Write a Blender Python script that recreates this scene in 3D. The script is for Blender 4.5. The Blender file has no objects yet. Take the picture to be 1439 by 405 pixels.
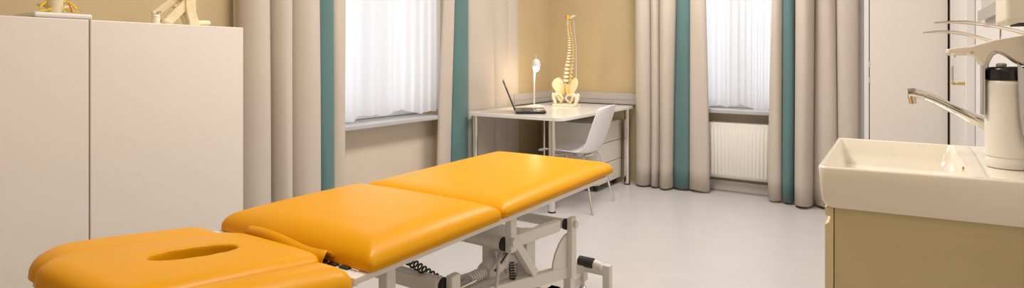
import bpy, bmesh, math, random
from mathutils import Vector, Matrix
random.seed(4)
PI = math.pi
S = bpy.context.scene
COL = S.collection
V = Vector

# ------------------------------------------------------------------ survey
F, HX, EYE, HY = 810.0, 1255.0, 1.17, 85.0
TH = math.atan((HX - 720) / F)
SN, CS = math.sin(TH), math.cos(TH)
def ray(x, y):
    t = (x - 719.5) / F
    return (-SN + CS * t, CS + SN * t, -(y - HY) / F)
def onX(x, y, X):
    v = ray(x, y); k = X / v[0]; return V((X, v[1] * k, EYE + v[2] * k))
def onY(x, y, Y):
    v = ray(x, y); k = Y / v[1]; return V((v[0] * k, Y, EYE + v[2] * k))

# ------------------------------------------------------------------ materials
def mat(name, col, rough=0.5, metal=0.0, bump=0.0, bscale=60, var=0.0, vscale=3, spec=0.5, coat=0.0, emit=None, estr=0, sheen=0.0, stretch=None, trans=0.0):
    m = bpy.data.materials.new(name); m.use_nodes = True
    nt = m.node_tree; b = nt.nodes['Principled BSDF']
    b.inputs['Base Color'].default_value = (*col, 1)
    b.inputs['Roughness'].default_value = rough
    b.inputs['Metallic'].default_value = metal
    b.inputs['Specular IOR Level'].default_value = spec
    b.inputs['Coat Weight'].default_value = coat
    b.inputs['Sheen Weight'].default_value = sheen
    if trans: b.inputs['Transmission Weight'].default_value = trans
    if emit:
        b.inputs['Emission Color'].default_value = (*emit, 1); b.inputs['Emission Strength'].default_value = estr
    tc = nt.nodes.new('ShaderNodeTexCoord')
    src = tc.outputs['Object']
    if stretch:
        mp = nt.nodes.new('ShaderNodeMapping'); mp.inputs['Scale'].default_value = stretch
        nt.links.new(src, mp.inputs['Vector']); src = mp.outputs['Vector']
    if var:
        n = nt.nodes.new('ShaderNodeTexNoise'); n.inputs['Scale'].default_value = vscale; n.inputs['Detail'].default_value = 4
        r = nt.nodes.new('ShaderNodeValToRGB')
        r.color_ramp.elements[0].position = .3; r.color_ramp.elements[1].position = .7
        r.color_ramp.elements[0].color = (*[c * (1 - var) for c in col], 1)
        r.color_ramp.elements[1].color = (*[min(1, c * (1 + var)) for c in col], 1)
        nt.links.new(src, n.inputs['Vector']); nt.links.new(n.outputs['Fac'], r.inputs['Fac']); nt.links.new(r.outputs['Color'], b.inputs['Base Color'])
    if bump:
        n = nt.nodes.new('ShaderNodeTexNoise'); n.inputs['Scale'].default_value = bscale; n.inputs['Detail'].default_value = 3
        bp = nt.nodes.new('ShaderNodeBump'); bp.inputs['Strength'].default_value = bump; bp.inputs['Distance'].default_value = .01
        nt.links.new(src, n.inputs['Vector']); nt.links.new(n.outputs['Fac'], bp.inputs['Height']); nt.links.new(bp.outputs['Normal'], b.inputs['Normal'])
    return m

M = {}
M['wall'] = mat('tan_wall_paint', (.58, .455, .26), .75, bump=.05, bscale=120, var=.02)
M['sill'] = mat('sill_shade_grey', (.50, .49, .50), .4, var=.02)  # shade of the sill front put into one even grey
M['niche'] = mat('cream_niche_paint', (.70, .60, .48), .7, bump=.05, bscale=120, var=.02)
M['white_wall'] = mat('white_wall_paint', (.80, .77, .76), .55, bump=.03, bscale=120, var=.01)
M['ceiling'] = mat('ceiling_paint', (.82, .80, .77), .8, var=.01)
M['floor'] = mat('cream_vinyl_floor', (.565, .535, .525), .32, bump=.02, bscale=8, var=.02, vscale=5)
M['lacquer'] = mat('cream_lacquer', (.80, .745, .68), .22, var=.01, vscale=2)
M['white_lacquer'] = mat('white_lacquer', (.82, .80, .78), .3, var=.01)
M['dark_gap'] = mat('dark_gap', (.02, .017, .014), .8, var=.05)
M['cloth'] = mat('beige_curtain_cloth', (.58, .505, .43), .85, bump=.08, bscale=400, var=.02, sheen=.15)
M['teal'] = mat('teal_curtain_cloth', (.105, .205, .20), .8, bump=.08, bscale=400, var=.03, sheen=.15)
M['vinyl'] = mat('orange_vinyl', (.735, .330, .0005), .40, bump=.02, bscale=220, var=.012, vscale=6, spec=.12, coat=.12)
M['vinyl'].node_tree.nodes['Principled BSDF'].inputs['Coat Roughness'].default_value = .24
M['vinyl_seam'] = mat('orange_vinyl_seam', (.80, .28, .004), .45, bump=.1, bscale=300, var=.05)
M['steel_white'] = mat('white_powder_coat', (.78, .75, .70), .35, bump=.02, bscale=300, var=.01)
M['steel_grey'] = mat('light_grey_powder_coat', (.66, .64, .61), .4, bump=.02, bscale=300, var=.02)
M['chrome'] = mat('chrome', (.80, .78, .75), .09, metal=1.0, var=.02)
M['dark_chrome'] = mat('dark_chrome', (.42, .42, .40), .08, metal=1.0, var=.02)
M['filler'] = mat('tan_filler_strip', (.66, .54, .40), .5, var=.01)
M['tap_chrome'] = mat('tap_chrome', (.62, .59, .54), .06, metal=1.0, var=.02)
M['alu'] = mat('brushed_aluminium', (.66, .66, .68), .3, metal=1.0, bump=.03, bscale=200, var=.03)
M['brass'] = mat('brass', (.80, .58, .24), .22, metal=1.0, var=.03)
M['rubber'] = mat('black_rubber', (.025, .022, .018), .5, bump=.05, bscale=200, var=.1)
M['cable'] = mat('dark_cable', (.045, .04, .03), .5, var=.1)
M['ceramic'] = mat('white_ceramic', (.88, .81, .68), .08, var=.004, coat=.3)
M['laminate'] = mat('sand_laminate', (.60, .50, .27), .45, bump=.02, bscale=150, var=.02, vscale=3)
M['laminate_edge'] = mat('sand_laminate_edge', (.70, .58, .34), .45, var=.03)
M['black_plastic'] = mat('black_plastic', (.018, .018, .024), .25, var=.08)
M['screen'] = mat('laptop_screen', (.02, .02, .03), .12, var=.05)
M['bone'] = mat('cream_bone_plastic', (.82, .69, .44), .4, bump=.05, bscale=60, var=.06, vscale=30)
M['bone_pale'] = mat('pale_bone_plastic', (.88, .79, .60), .4, bump=.05, bscale=60, var=.05, vscale=30)
M['nerve'] = mat('yellow_nerve', (.90, .62, .02), .4, var=.05)
M['disc'] = mat('brown_disc', (.35, .19, .07), .5, var=.1)
M['artery'] = mat('red_artery', (.62, .10, .03), .4, var=.05)
M['desk'] = mat('white_desk_laminate', (.84, .81, .76), .16, var=.01)
M['trunking'] = mat('grey_trunking', (.50, .47, .44), .4, var=.02)
M['shell'] = mat('white_plastic_shell', (.90, .89, .91), .3, var=.01)
M['pedestal'] = mat('cream_pedestal', (.80, .76, .68), .3, var=.01)
M['radiator'] = mat('radiator_enamel', (.86, .83, .75), .3, var=.01)
M['bottle'] = mat('cream_bottle_plastic', (.86, .815, .74), .28, var=.01)
M['pump'] = mat('cream_pump_plastic', (.86, .78, .66), .35, var=.01)
M['mirror'] = mat('mirror_silver', (.86, .86, .86), .03, metal=1.0, var=.004)
M['bulb'] = mat('bulb_glow', (1, .9, .75), .4, emit=(1, .78, .5), estr=40, var=.001)
M['lamp'] = mat('white_lamp_enamel', (.84, .82, .80), .3, var=.01)
M['pvc'] = mat('white_pvc', (.84, .84, .84), .3, var=.01)
M['ink'] = mat('dark_label_ink', (.04, .04, .05), .6, var=.05)

def sheer_mat():
    m = bpy.data.materials.new('white_sheer_voile'); m.use_nodes = True
    nt = m.node_tree; nt.nodes.clear()
    out = nt.nodes.new('ShaderNodeOutputMaterial')
    tr = nt.nodes.new('ShaderNodeBsdfTranslucent'); tr.inputs['Color'].default_value = (.93, .93, .95, 1)
    df = nt.nodes.new('ShaderNodeBsdfDiffuse'); df.inputs['Color'].default_value = (.88, .88, .9, 1)
    tp = nt.nodes.new('ShaderNodeBsdfTransparent'); tp.inputs['Color'].default_value = (1, 1, 1, 1)
    a = nt.nodes.new('ShaderNodeMixShader'); a.inputs[0].default_value = .35
    b = nt.nodes.new('ShaderNodeMixShader')
    tc = nt.nodes.new('ShaderNodeTexCoord'); wv = nt.nodes.new('ShaderNodeTexNoise'); wv.inputs['Scale'].default_value = 60
    mr = nt.nodes.new('ShaderNodeMapRange'); mr.inputs['To Min'].default_value = .05; mr.inputs['To Max'].default_value = .10
    nt.links.new(tc.outputs['Object'], wv.inputs['Vector']); nt.links.new(wv.outputs['Fac'], mr.inputs['Value']); nt.links.new(mr.outputs['Result'], b.inputs[0])
    nt.links.new(tr.outputs[0], a.inputs[1]); nt.links.new(df.outputs[0], a.inputs[2])
    nt.links.new(a.outputs[0], b.inputs[1]); nt.links.new(tp.outputs[0], b.inputs[2])
    nt.links.new(b.outputs[0], out.inputs['Surface'])
    return m
M['sheer'] = sheer_mat()

def glass_mat():
    m = bpy.data.materials.new('clear_window_glass'); m.use_nodes = True
    nt = m.node_tree; nt.nodes.clear()
    out = nt.nodes.new('ShaderNodeOutputMaterial')
    tp = nt.nodes.new('ShaderNodeBsdfTransparent'); gl = nt.nodes.new('ShaderNodeBsdfGlossy'); gl.inputs['Roughness'].default_value = .02
    lw = nt.nodes.new('ShaderNodeFresnel'); lw.inputs['IOR'].default_value = 1.3
    mx = nt.nodes.new('ShaderNodeMixShader')
    nt.links.new(lw.outputs[0], mx.inputs[0]); nt.links.new(tp.outputs[0], mx.inputs[1]); nt.links.new(gl.outputs[0], mx.inputs[2])
    nt.links.new(mx.outputs[0], out.inputs['Surface'])
    return m
M['glass'] = glass_mat()

# ------------------------------------------------------------------ builders
def root_loc(o):
    while o.parent: o = o.parent
    return o
def thing(name, label, cat, loc=(0, 0, 0), rotz=0, group=None):
    o = bpy.data.objects.new(name, None); COL.objects.link(o)
    o.empty_display_size = .1
    o.location = loc; o.rotation_euler = (0, 0, rotz)
    o['label'] = label; o['category'] = cat
    if group: o['group'] = group
    return o
def tag(o, label, cat, group=None):
    o['label'] = label; o['category'] = cat
    if group: o['group'] = group
    return o

class MB:
    def __init__(s): s.bm = bmesh.new()
    def box(s, lo, hi, M4=None):
        vs = [s.bm.verts.new((x, y, z)) for z in (lo[2], hi[2]) for y in (lo[1], hi[1]) for x in (lo[0], hi[0])]
        for f in ((0, 2, 3, 1), (4, 5, 7, 6), (0, 1, 5, 4), (2, 6, 7, 3), (0, 4, 6, 2), (1, 3, 7, 5)):
            s.bm.faces.new([vs[i] for i in f])
        if M4: bmesh.ops.transform(s.bm, matrix=M4, verts=vs)
        return s
    def bar(s, p, q, w, h, up=(0, 0, 1)):
        p, q = V(p), V(q); d = (q - p); L = d.length; d.normalize()
        u = V(up); 
        if abs(u.dot(d)) > .99: u = V((1, 0, 0))
        sd = d.cross(u).normalized(); u = sd.cross(d).normalized()
        m = Matrix((sd, d, u)).transposed().to_4x4(); m.translation = p
        return s.box((-w / 2, 0, -h / 2), (w / 2, L, h / 2), m)
    def tube(s, pts, r, seg=12, closed=False, caps=True):
        pts = [V(p) for p in pts]; n = len(pts)
        rs = r if isinstance(r, (list, tuple)) else [r] * n
        rings = []; prev = None
        for i, p in enumerate(pts):
            a = pts[(i - 1) % n] if (i > 0 or closed) else p
            b = pts[(i + 1) % n] if (i < n - 1 or closed) else p
            t = (b - a).normalized()
            if prev is None:
                u = V((0, 0, 1)) if abs(t.z) < .95 else V((1, 0, 0))
            else: u = prev
            x = t.cross(u)
            if x.length < 1e-6: x = t.orthogonal()
            x.normalize(); u = x.cross(t).normalized(); prev = u
            rings.append([s.bm.verts.new(p + (x * math.cos(2 * PI * k / seg) + u * math.sin(2 * PI * k / seg)) * rs[i]) for k in range(seg)])
        for i in range(n if closed else n - 1):
            A, B = rings[i], rings[(i + 1) % n]
            for k in range(seg):
                s.bm.faces.new((A[k], A[(k + 1) % seg], B[(k + 1) % seg], B[k]))
        if caps and not closed:
            s.bm.faces.new(rings[0][::-1]); s.bm.faces.new(rings[-1])
        return s
    def cyl(s, p, q, r, r2=None, seg=20): return s.tube([p, q], [r, r if r2 is None else r2], seg)
    def lathe(s, prof, o=(0, 0, 0), seg=28, axis='z'):
        o = V(o); rings = []
        def pt(r, h, a):
            c, d = r * math.cos(a), r * math.sin(a)
            return {'z': V((c, d, h)), 'y': V((d, h, c)), 'x': V((h, c, d))}[axis] + o
        for r, h in prof:
            rings.append([s.bm.verts.new(pt(max(r, 1e-4), h, 2 * PI * k / seg)) for k in range(seg)])
        for A, B in zip(rings, rings[1:]):
            for k in range(seg): s.bm.faces.new((A[k], A[(k + 1) % seg], B[(k + 1) % seg], B[k]))
        s.bm.faces.new(rings[0][::-1]); s.bm.faces.new(rings[-1])
        return s
    def ball(s, c, r, sc=(1, 1, 1), rot=None, seg=14):
        m = Matrix.Translation(V(c)) @ (rot or Matrix()) @ Matrix.Diagonal((r * sc[0], r * sc[1], r * sc[2], 1))
        bmesh.ops.create_uvsphere(s.bm, u_segments=seg, v_segments=max(6, seg // 2 + 2), radius=1, matrix=m); return s
    def prism(s, pts, axis, a, b):
        def pt(p, t): return {'x': (t, p[0], p[1]), 'y': (p[0], t, p[1]), 'z': (p[0], p[1], t)}[axis]
        A = [s.bm.verts.new(pt(p, a)) for p in pts]; B = [s.bm.verts.new(pt(p, b)) for p in pts]
        n = len(pts); s.bm.faces.new(A[::-1]); s.bm.faces.new(B)
        for i in range(n): s.bm.faces.new((A[i], A[(i + 1) % n], B[(i + 1) % n], B[i]))
        return s
    def grid(s, rows, closed=False):
        R = [[s.bm.verts.new(p) for p in r] for r in rows]
        for A, B in zip(R, R[1:]):
            for k in range(len(A) - 1): s.bm.faces.new((A[k], A[k + 1], B[k + 1], B[k]))
        return s
    def build(s, name, m, parent=None, bevel=0, seg=2, smooth=True, sharp=35, solid=0, subd=0, world=True):
        bmesh.ops.recalc_face_normals(s.bm, faces=s.bm.faces)
        if smooth:
            for f in s.bm.faces: f.smooth = True
            lim = math.radians(sharp)
            for e in s.bm.edges:
                if len(e.link_faces) == 2 and e.calc_face_angle(0) > lim: e.smooth = False
        if parent is not None and world:
            rt = root_loc(parent)
            bmesh.ops.translate(s.bm, vec=-rt.location, verts=s.bm.verts)
        me = bpy.data.meshes.new(name); s.bm.to_mesh(me); s.bm.free()
        o = bpy.data.objects.new(name, me); COL.objects.link(o)
        me.materials.append(M[m])
        if parent is not None: o.parent = parent
        if solid:
            md = o.modifiers.new('solid', 'SOLIDIFY'); md.thickness = solid; md.offset = 0
        if bevel:
            md = o.modifiers.new('bevel', 'BEVEL'); md.width = bevel; md.segments = seg; md.limit_method = 'ANGLE'; md.harden_normals = False
            for e in me.edges: e.use_edge_sharp = False
            md2 = o.modifiers.new('wn', 'WEIGHTED_NORMAL'); md2.keep_sharp = True
        if subd:
            md = o.modifiers.new('sub', 'SUBSURF'); md.levels = subd; md.render_levels = subd
        return o
def struct(o): o['kind'] = 'structure'; return o

# ------------------------------------------------------------------ room shell
XL, XR, YB, YN, ZC = -3.03, .385, 5.30, -1.6, 2.95
b = MB().box((XL - .5, YN - .2, -.1), (XR + .2, YB + .6, 0)); struct(b.build('floor', 'floor', smooth=False))
b = MB().box((XL - .5, YN - .2, ZC), (XR + .2, YB + .6, ZC + .1)); struct(b.build('ceiling', 'ceiling', smooth=False))
WY0, WY1 = 2.25, 3.60      # window bay in the left wall
WX0, WX1 = -1.62, -.68     # window bay in the back wall
ZS, ZT = .72, 2.45
b = MB()
b.box((XL - .45, YN, 0), (XL, WY0, ZC)); b.box((XL - .45, WY1, 0), (XL, YB + .45, ZC))
b.box((XL - .45, WY0, ZT), (XL, WY1, ZC))
struct(b.build('wall_left', 'wall', smooth=False))
b = MB().box((XL - .45, WY0, 0), (XL - .11, WY1, ZS - .02)); struct(b.build('wall_niche', 'niche', smooth=False))
b = MB()
b.box((XL, YB, 0), (WX0, YB + .45, ZC)); b.box((WX1, YB, 0), (-.235, YB + .45, ZC))
b.box((WX0, YB, ZT), (WX1, YB + .45, ZC))
struct(b.build('wall_back', 'wall', smooth=False))
b = MB().box((WX0, YB + .11, 0), (WX1, YB + .45, ZS - .02)); struct(b.build('wall_niche_back', 'niche', smooth=False))
b = MB().box((XR, YN, 0), (XR + .15, YB + .45, ZC)); struct(b.build('wall_right', 'white_wall', smooth=False))
b = MB().box((XL - .45, YN - .15, 0), (XR + .15, YN, ZC)); struct(b.build('wall_front', 'wall', smooth=False))
b = MB().box((-.235, YB + .33, 0), (XR, YB + .45, ZC)); struct(b.build('wall_recess', 'wall', smooth=False))
# slim white corner strip on the left wall beyond the cabinets
b = MB().box((XL, 1.80, 0), (XL + .03, 1.822, ZC)); struct(b.build('trim_1', 'pvc', bevel=.004))
# grey cable trunking behind the desk
b = MB().box((XL, 4.56, .745), (XL + .05, YB, .85)); b.box((XL + .05, 4.56, .79), (XL + .054, YB - .05, .794))
struct(b.build('trim_2', 'trunking', bevel=.004))
b = MB().box((XL + .05, YB - .05, .745), (-1.98, YB, .85)); b.box((XL + .05, YB - .054, .79), (-1.98, YB - .05, .794))
struct(b.build('trim_3', 'trunking', bevel=.004))
# baseboards
b = MB().box((WX0, YB + .085, 0), (WX1, YB + .11, .09)); b.box((-1.98, YB - .014, 0), (WX0, YB, .09)); b.box((WX1, YB - .014, 0), (-.235, YB, .09))
struct(b.build('baseboard_back', 'lacquer', bevel=.003))
b = MB().box((XL, 1.83, 0), (XL + .014, WY0, .09)); b.box((XL - .11, WY0, 0), (XL - .096, WY1, .09)); b.box((XL, WY1, 0), (XL + .014, YB - .02, .09))
struct(b.build('baseboard_left', 'lacquer', bevel=.003))
# sills
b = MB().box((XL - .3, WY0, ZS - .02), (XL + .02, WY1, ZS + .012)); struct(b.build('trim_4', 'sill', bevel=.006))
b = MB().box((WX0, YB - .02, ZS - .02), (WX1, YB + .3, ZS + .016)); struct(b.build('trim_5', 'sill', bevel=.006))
# windows: frame, mullion, panes
def window(n, to):
    f = MB()
    for (u0, u1, z0, z1) in to['bars']: f.box(*to['bx'](u0, u1, z0, z1, .06))
    o = struct(f.build('window_%d' % n, 'pvc', bevel=.006)); 
    for (u0, u1, z0, z1) in to['panes']: MB().box(*to['bx'](u0, u1, z0, z1, .006)).build('pane', 'glass', o, smooth=False)
    return o
def bars(a, c):
    z0, z1 = ZS + .016, ZT; m = (a + c) / 2; t = .07
    B = [(a, c, z0, z0 + t), (a, c, z1 - t, z1), (a, a + t, z0 + t, z1 - t), (c - t, c, z0 + t, z1 - t), (m - .05, m + .05, z0 + t, z1 - t)]
    P = [(a + t, m - .05, z0 + t, z1 - t), (m + .05, c - t, z0 + t, z1 - t)]
    return B, P
B, P = bars(WY0, WY1)
window(1, dict(bars=B, panes=P, bx=lambda u0, u1, z0, z1, t: ((XL - .27 - t / 2, u0, z0), (XL - .27 + t / 2, u1, z1))))
B, P = bars(WX0, WX1)
window(2, dict(bars=B, panes=P, bx=lambda u0, u1, z0, z1, t: ((u0, YB + .27 - t / 2, z0), (u1, YB + .27 + t / 2, z1))))
# white door in the right wall (far end)
DY0, DY1 = 4.17, 5.08
d = MB().box((XR - .03, DY0, .005), (XR - .001, DY1, 2.05)).build('door_1', 'white_lacquer', bevel=.004); struct(d)
MB().box((XR - .042, DY0 - .07, 0), (XR - .001, DY0 - .003, 2.12)).box((XR - .042, DY1 + .003, 0), (XR - .001, DY1 + .07, 2.12)).box((XR - .042, DY0 - .003, 2.053), (XR - .001, DY1 + .003, 2.12)).build('door_frame', 'white_lacquer', d, bevel=.004)
for z in (.25, 1.08, 1.85): MB().cyl((XR - .036, DY1 - .004, z - .05), (XR - .036, DY1 - .004, z + .05), .006).build('hinge', 'alu', d)
hz = 1.035
h = MB().cyl((XR - .037, DY0 + .06, hz), (XR - .03, DY0 + .06, hz), .024).build('escutcheon', 'brass', d, bevel=.002)
MB().tube([(XR - .035, DY0 + .06, hz), (XR - .075, DY0 + .06, hz), (XR - .085, DY0 + .075, hz), (XR - .085, DY0 + .17, hz)], .009, 10).build('door_handle', 'brass', d)

# ------------------------------------------------------------------ curtains
def curtain(name, label, group, wall, segs, ztop=2.82, zbot=.02, seed=1):
    """segs: (top0, top1, bottom0, bottom1, depth, colour) along the wall; every seg is one rounded fold"""
    rnd = random.Random(seed)
    us = [u for s_ in segs for u in s_[:2]]; um = sum(us) / len(us)
    loc = (wall[1], um, 0) if wall[0] == 'x' else (um, wall[1], 0)
    root = thing(name, label, 'curtain', loc, group=group)
    runs = []
    for sgm in segs:
        if runs and runs[-1][0] == sgm[5]: runs[-1][1].append(sgm)
        else: runs.append((sgm[5], [sgm]))
    NZ, NU = 16, 12
    for colr, ss in runs:
        rows = []
        for iz in range(NZ + 1):
            t = iz / NZ; z = ztop + (zbot - ztop) * t; tt = t * t * (3 - 2 * t)
            row = []
            for si, (a0, a1, b0, b1, dp, _) in enumerate(ss):
                u0 = a0 + (b0 - a0) * tt; u1 = a1 + (b1 - a1) * tt
                ph = hash((round(a0, 2), seed)) % 7
                for k in range(NU + 1):
                    if si and k == 0: continue
                    q = k / NU
                    u = u0 + (u1 - u0) * (q - .035 * math.sin(2 * PI * q))
                    dd = dp * (math.sin(PI * q) ** .6 if 0 < q < 1 else 0) * (.85 + .25 * t)
                    dd += .006 * math.sin(3 * z + ph + 4 * q) * math.sin(PI * q)
                    u += .006 * math.sin(2.3 * z + ph)* math.sin(PI * q)
                    zz = z + (.004 * math.sin(PI * q * 2 + ph) if iz == NZ else 0)
                    row.append((wall[1] + dd, u, zz) if wall[0] == 'x' else (u, wall[1] - dd, zz))
            rows.append(row)
        mb = MB().grid(rows)
        mb.build('teal_stripe' if colr == 't' else 'beige_panel', 'teal' if colr == 't' else 'cloth', root, solid=.006, sharp=70)
    return root
PL = [-2.965]
def YL(px): return onX(px, 85, PL[0])[1]
def XB(px): return onY(px, 85, 5.17)[0]
def seg_l(a, c, d, k, a2=None, c2=None): return (YL(a), YL(c), YL(a2 or a), YL(c2 or c), d, k)
def seg_b(a, c, d, k, a2=None, c2=None): return (XB(a), XB(c), XB(a2 or a), XB(c2 or c), d, k)
G = 'beige curtains with a teal stripe'
curtain('curtain', 'beige curtain with teal stripe beside the white cabinets, left of the first window', G, ('x', -2.965),
        [seg_l(331, 375, .10, 'b'), seg_l(375, 402, .11, 'b'), seg_l(402, 444, .11, 'b'), seg_l(444, 466, .035, 't', 446, 468), seg_l(466, 486, .02, 'b', 468, 484)], seed=1)
PL[0] = -3.012
curtain('curtain', 'beige curtain with teal stripe hanging behind the left end of the desk', G, ('x', -3.012),
        [seg_l(628, 641, .030, 'b', 613, 632), seg_l(641, 656, .034, 't', 632, 657), seg_l(656, 690, .034, 'b', 657, 696), seg_l(690, 714, .032, 'b', 696, 712), seg_l(714, 729, .02, 'b', 712, 728)], seed=2)
curtain('curtain', 'beige curtain with teal stripe between the desk and the radiator', G, ('y', 5.19),
        [seg_b(891, 914, .09, 'b', 894, 916), seg_b(914, 927, .08, 'b', 916, 928), seg_b(927, 953, .11, 'b', 928, 946), seg_b(953, 969, .035, 't', 946, 968), seg_b(969, 988, .035, 'b', 968, 996)], seed=3)
curtain('curtain', 'beige curtain with teal stripe between the radiator and the tall white cupboard', G, ('y', 5.19),
        [seg_b(1088, 1101, .06, 'b', 1079, 1099), seg_b(1101, 1118, .06, 't', 1099, 1117), seg_b(1118, 1146, .15, 'b', 1117, 1143), seg_b(1147, 1173, .07, 'b', 1147, 1177), seg_b(1173, 1206, .05, 'b', 1177, 1206)], seed=4)

def sheer(label, wall, u0, u1, zb0, ztop=2.8):
    rows = []; n = 150; NZ = 10; rnd = random.Random(int(u0 * 100))
    ph = [rnd.uniform(0, 6) for _ in range(6)]
    hem = []
    for k in range(n + 1):
        s_ = k / n; hem.append(.016 * math.sin(9 * s_ + ph[0]) + .012 * math.sin(23 * s_ + ph[1]) + .006 * math.sin(61 * s_ + ph[2]))
    for iz in range(NZ + 1):
        t = iz / NZ; row = []
        for k in range(n + 1):
            s_ = k / n; u = u0 + (u1 - u0) * s_
            z = ztop + (zb0 + hem[k] - ztop) * t
            am = (.006 + .008 * t) * (1 + .7 * math.sin(5.3 * s_ + ph[5]))
            dd = am * math.sin(75 * s_ + 5 * math.sin(6 * s_ + ph[3]) + .4 * t) + .01 * math.sin(17 * s_ + ph[4])
            row.append((wall[1] + dd, u, z) if wall[0] == 'x' else (u, wall[1] - dd, z))
        rows.append(row)
    o = MB().grid(rows).build('sheer_curtain', 'sheer', sharp=180)
    return tag(o, label, 'curtain', 'white sheer curtains over the windows')
sheer('white pleated sheer curtain over the wider window above the treatment table', ('x', -3.075), 2.28, 3.585, .775)
sheer('white pleated sheer curtain over the window above the radiator', ('y', YB + .045), -1.57, -.73, .755)

# ------------------------------------------------------------------ radiator
r = thing('radiator', 'cream ribbed panel radiator under the far window', 'radiator', (-1.14, YB + .03, .13))
RX0, RX1, RZ0, RZ1, RY = -1.52, -.76, .135, .615, 5.265
rows = []
n = 23
pts = []
for i in range(n):
    x0 = RX0 + .03 + (RX1 - RX0 - .06) * i / n; w = (RX1 - RX0 - .06) / n
    pts += [(x0, 0), (x0 + w * .3, 0), (x0 + w * .42, .008), (x0 + w * .88, .008)]
pts.append((RX1 - .03, 0))
fr = [(RX0, 0)] + pts + [(RX1, 0)]
rows = []
for z, sc in ((RZ0, 0), (RZ0 + .035, 0), (RZ0 + .05, 1), (RZ1 - .06, 1), (RZ1 - .045, 0), (RZ1 - .005, 0), (RZ1, -.6)):
    rows.append([(x, RY + (.008 - (y if sc > 0 else .0) if sc >= 0 else .014) , z) for x, y in fr])
MB().grid(rows).build('front_panel', 'radiator', r, solid=.003, sharp=50)
MB().box((RX0, RY + .012, RZ0), (RX1, RY + .022, RZ1 - .004)).box((RX0, RY + .075, RZ0), (RX1, RY + .085, RZ1 - .004)).build('back_panel', 'radiator', r, bevel=.004)
g = MB()
for i in range(38):
    x = RX0 + .012 + (RX1 - RX0 - .024) * i / 37; g.box((x - .004, RY + .018, RZ1 - .006), (x + .004, RY + .08, RZ1 + .002))
g.box((RX0, RY + .008, RZ1 - .02), (RX1, RY + .02, RZ1 + .004)).box((RX0, RY + .076, RZ1 - .02), (RX1, RY + .088, RZ1 + .004))
g.build('top_grille', 'radiator', r)
for x in (RX0 + .12, RX1 - .12): MB().box((x - .015, RY + .083, RZ0 + .05), (x + .015, YB + .109, RZ0 + .40)).build('wall_bracket', 'radiator', r)
for dx in (.04, .09): MB().tube([(RX1 - dx, RY + .05, RZ0 + .005), (RX1 - dx, RY + .05, .0)], .009, 10).build('pipe', 'radiator', r)

# ------------------------------------------------------------------ white cabinets on the left
XC, ZCAB = -2.60, 1.328
def cabinet(y0, y1, label):
    c = thing('cabinet', label, 'cabinet', ((XL + XC) / 2, (y0 + y1) / 2, 0), group='tall white cabinets along the left wall')
    MB().box((XL + .005, y0, .06), (XC - .022, y1, ZCAB - .002)).build('carcass', 'lacquer', c, bevel=.002)
    MB().box((XL + .03, y0 + .01, 0), (XC - .06, y1 - .01, .06)).build('plinth', 'steel_grey', c)
    MB().box((XC - .019, y0 + .0012, .065), (XC, y1 - .0012, ZCAB)).build('door', 'lacquer', c, bevel=.004, seg=3)
    return c
cabinet(.328, .9622, 'left glossy white cabinet carrying the vertebrae model on a white stand')
cabinet(.9640, 1.599, 'right glossy white cabinet carrying the jointed cream model, beside the curtain')

# vertebra model on its stand
t = thing('vertebrae_model', 'cream vertebrae model with yellow nerves on a white stand, atop the left cabinet', 'anatomical model', (-2.71, .882, ZCAB))
MB().box((-2.82, .79, ZCAB + .001), (-2.602, .974, ZCAB + .021)).build('stand', 'white_lacquer', t, bevel=.007, seg=3)
zb = ZCAB + .021
def vertebra(mb, c, r, h, tilt=0.0, front=(0, -1), lat=1.0, spin=1.0, seg=18):
    """one vertebra: waisted body, arch, transverse and spinous processes, facets"""
    c = V(c); f = V((front[0], front[1], 0)).normalized(); s_ = V((-f.y, f.x, 0)); up = V((0, 0, 1))
    mb.lathe([(r * .55, -h / 2), (r * .98, -h / 2 + h * .02), (r, -h * .36), (r * .86, 0), (r, h * .36), (r * .98, h / 2 - h * .02), (r * .55, h / 2)], c, seg)
    for sg in (-1, 1):
        a = c + s_ * sg * r * .6 - f * r * .75
        mb.tube([a, c + s_ * sg * r * .75 - f * r * 1.35, c - f * r * 1.9], [r * .22, r * .24, r * .2], 8)
        mb.tube([c + s_ * sg * r * .7 - f * r * 1.25, c + s_ * sg * r * (1.25 * lat) - f * r * 1.45 + up * h * .1, c + s_ * sg * r * (1.9 * lat) - f * r * 1.6 + up * h * .15], [r * .24, r * .17, r * .13], 8)
        mb.ball(c + s_ * sg * r * .55 - f * r * 1.5 + up * h * .5, r * .26, seg=8)
        mb.ball(c + s_ * sg * r * .6 - f * r * 1.5 - up * h * .5, r * .26, seg=8)
    mb.tube([c - f * r * 1.8, c - f * r * 2.4 - up * h * .2, c - f * r * 3.0 * spin - up * h * .45], [r * .24, r * .2, r * .16], 8)
fv = (.93, -.35)
for i in range(3):
    cz = zb + .030 + i * .064
    mb = MB(); vertebra(mb, (-2.715, .892, cz), .031, .055, front=fv, lat=1.0, spin=.85, seg=24); mb.build('vertebra', 'bone', t, sharp=60)
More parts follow.
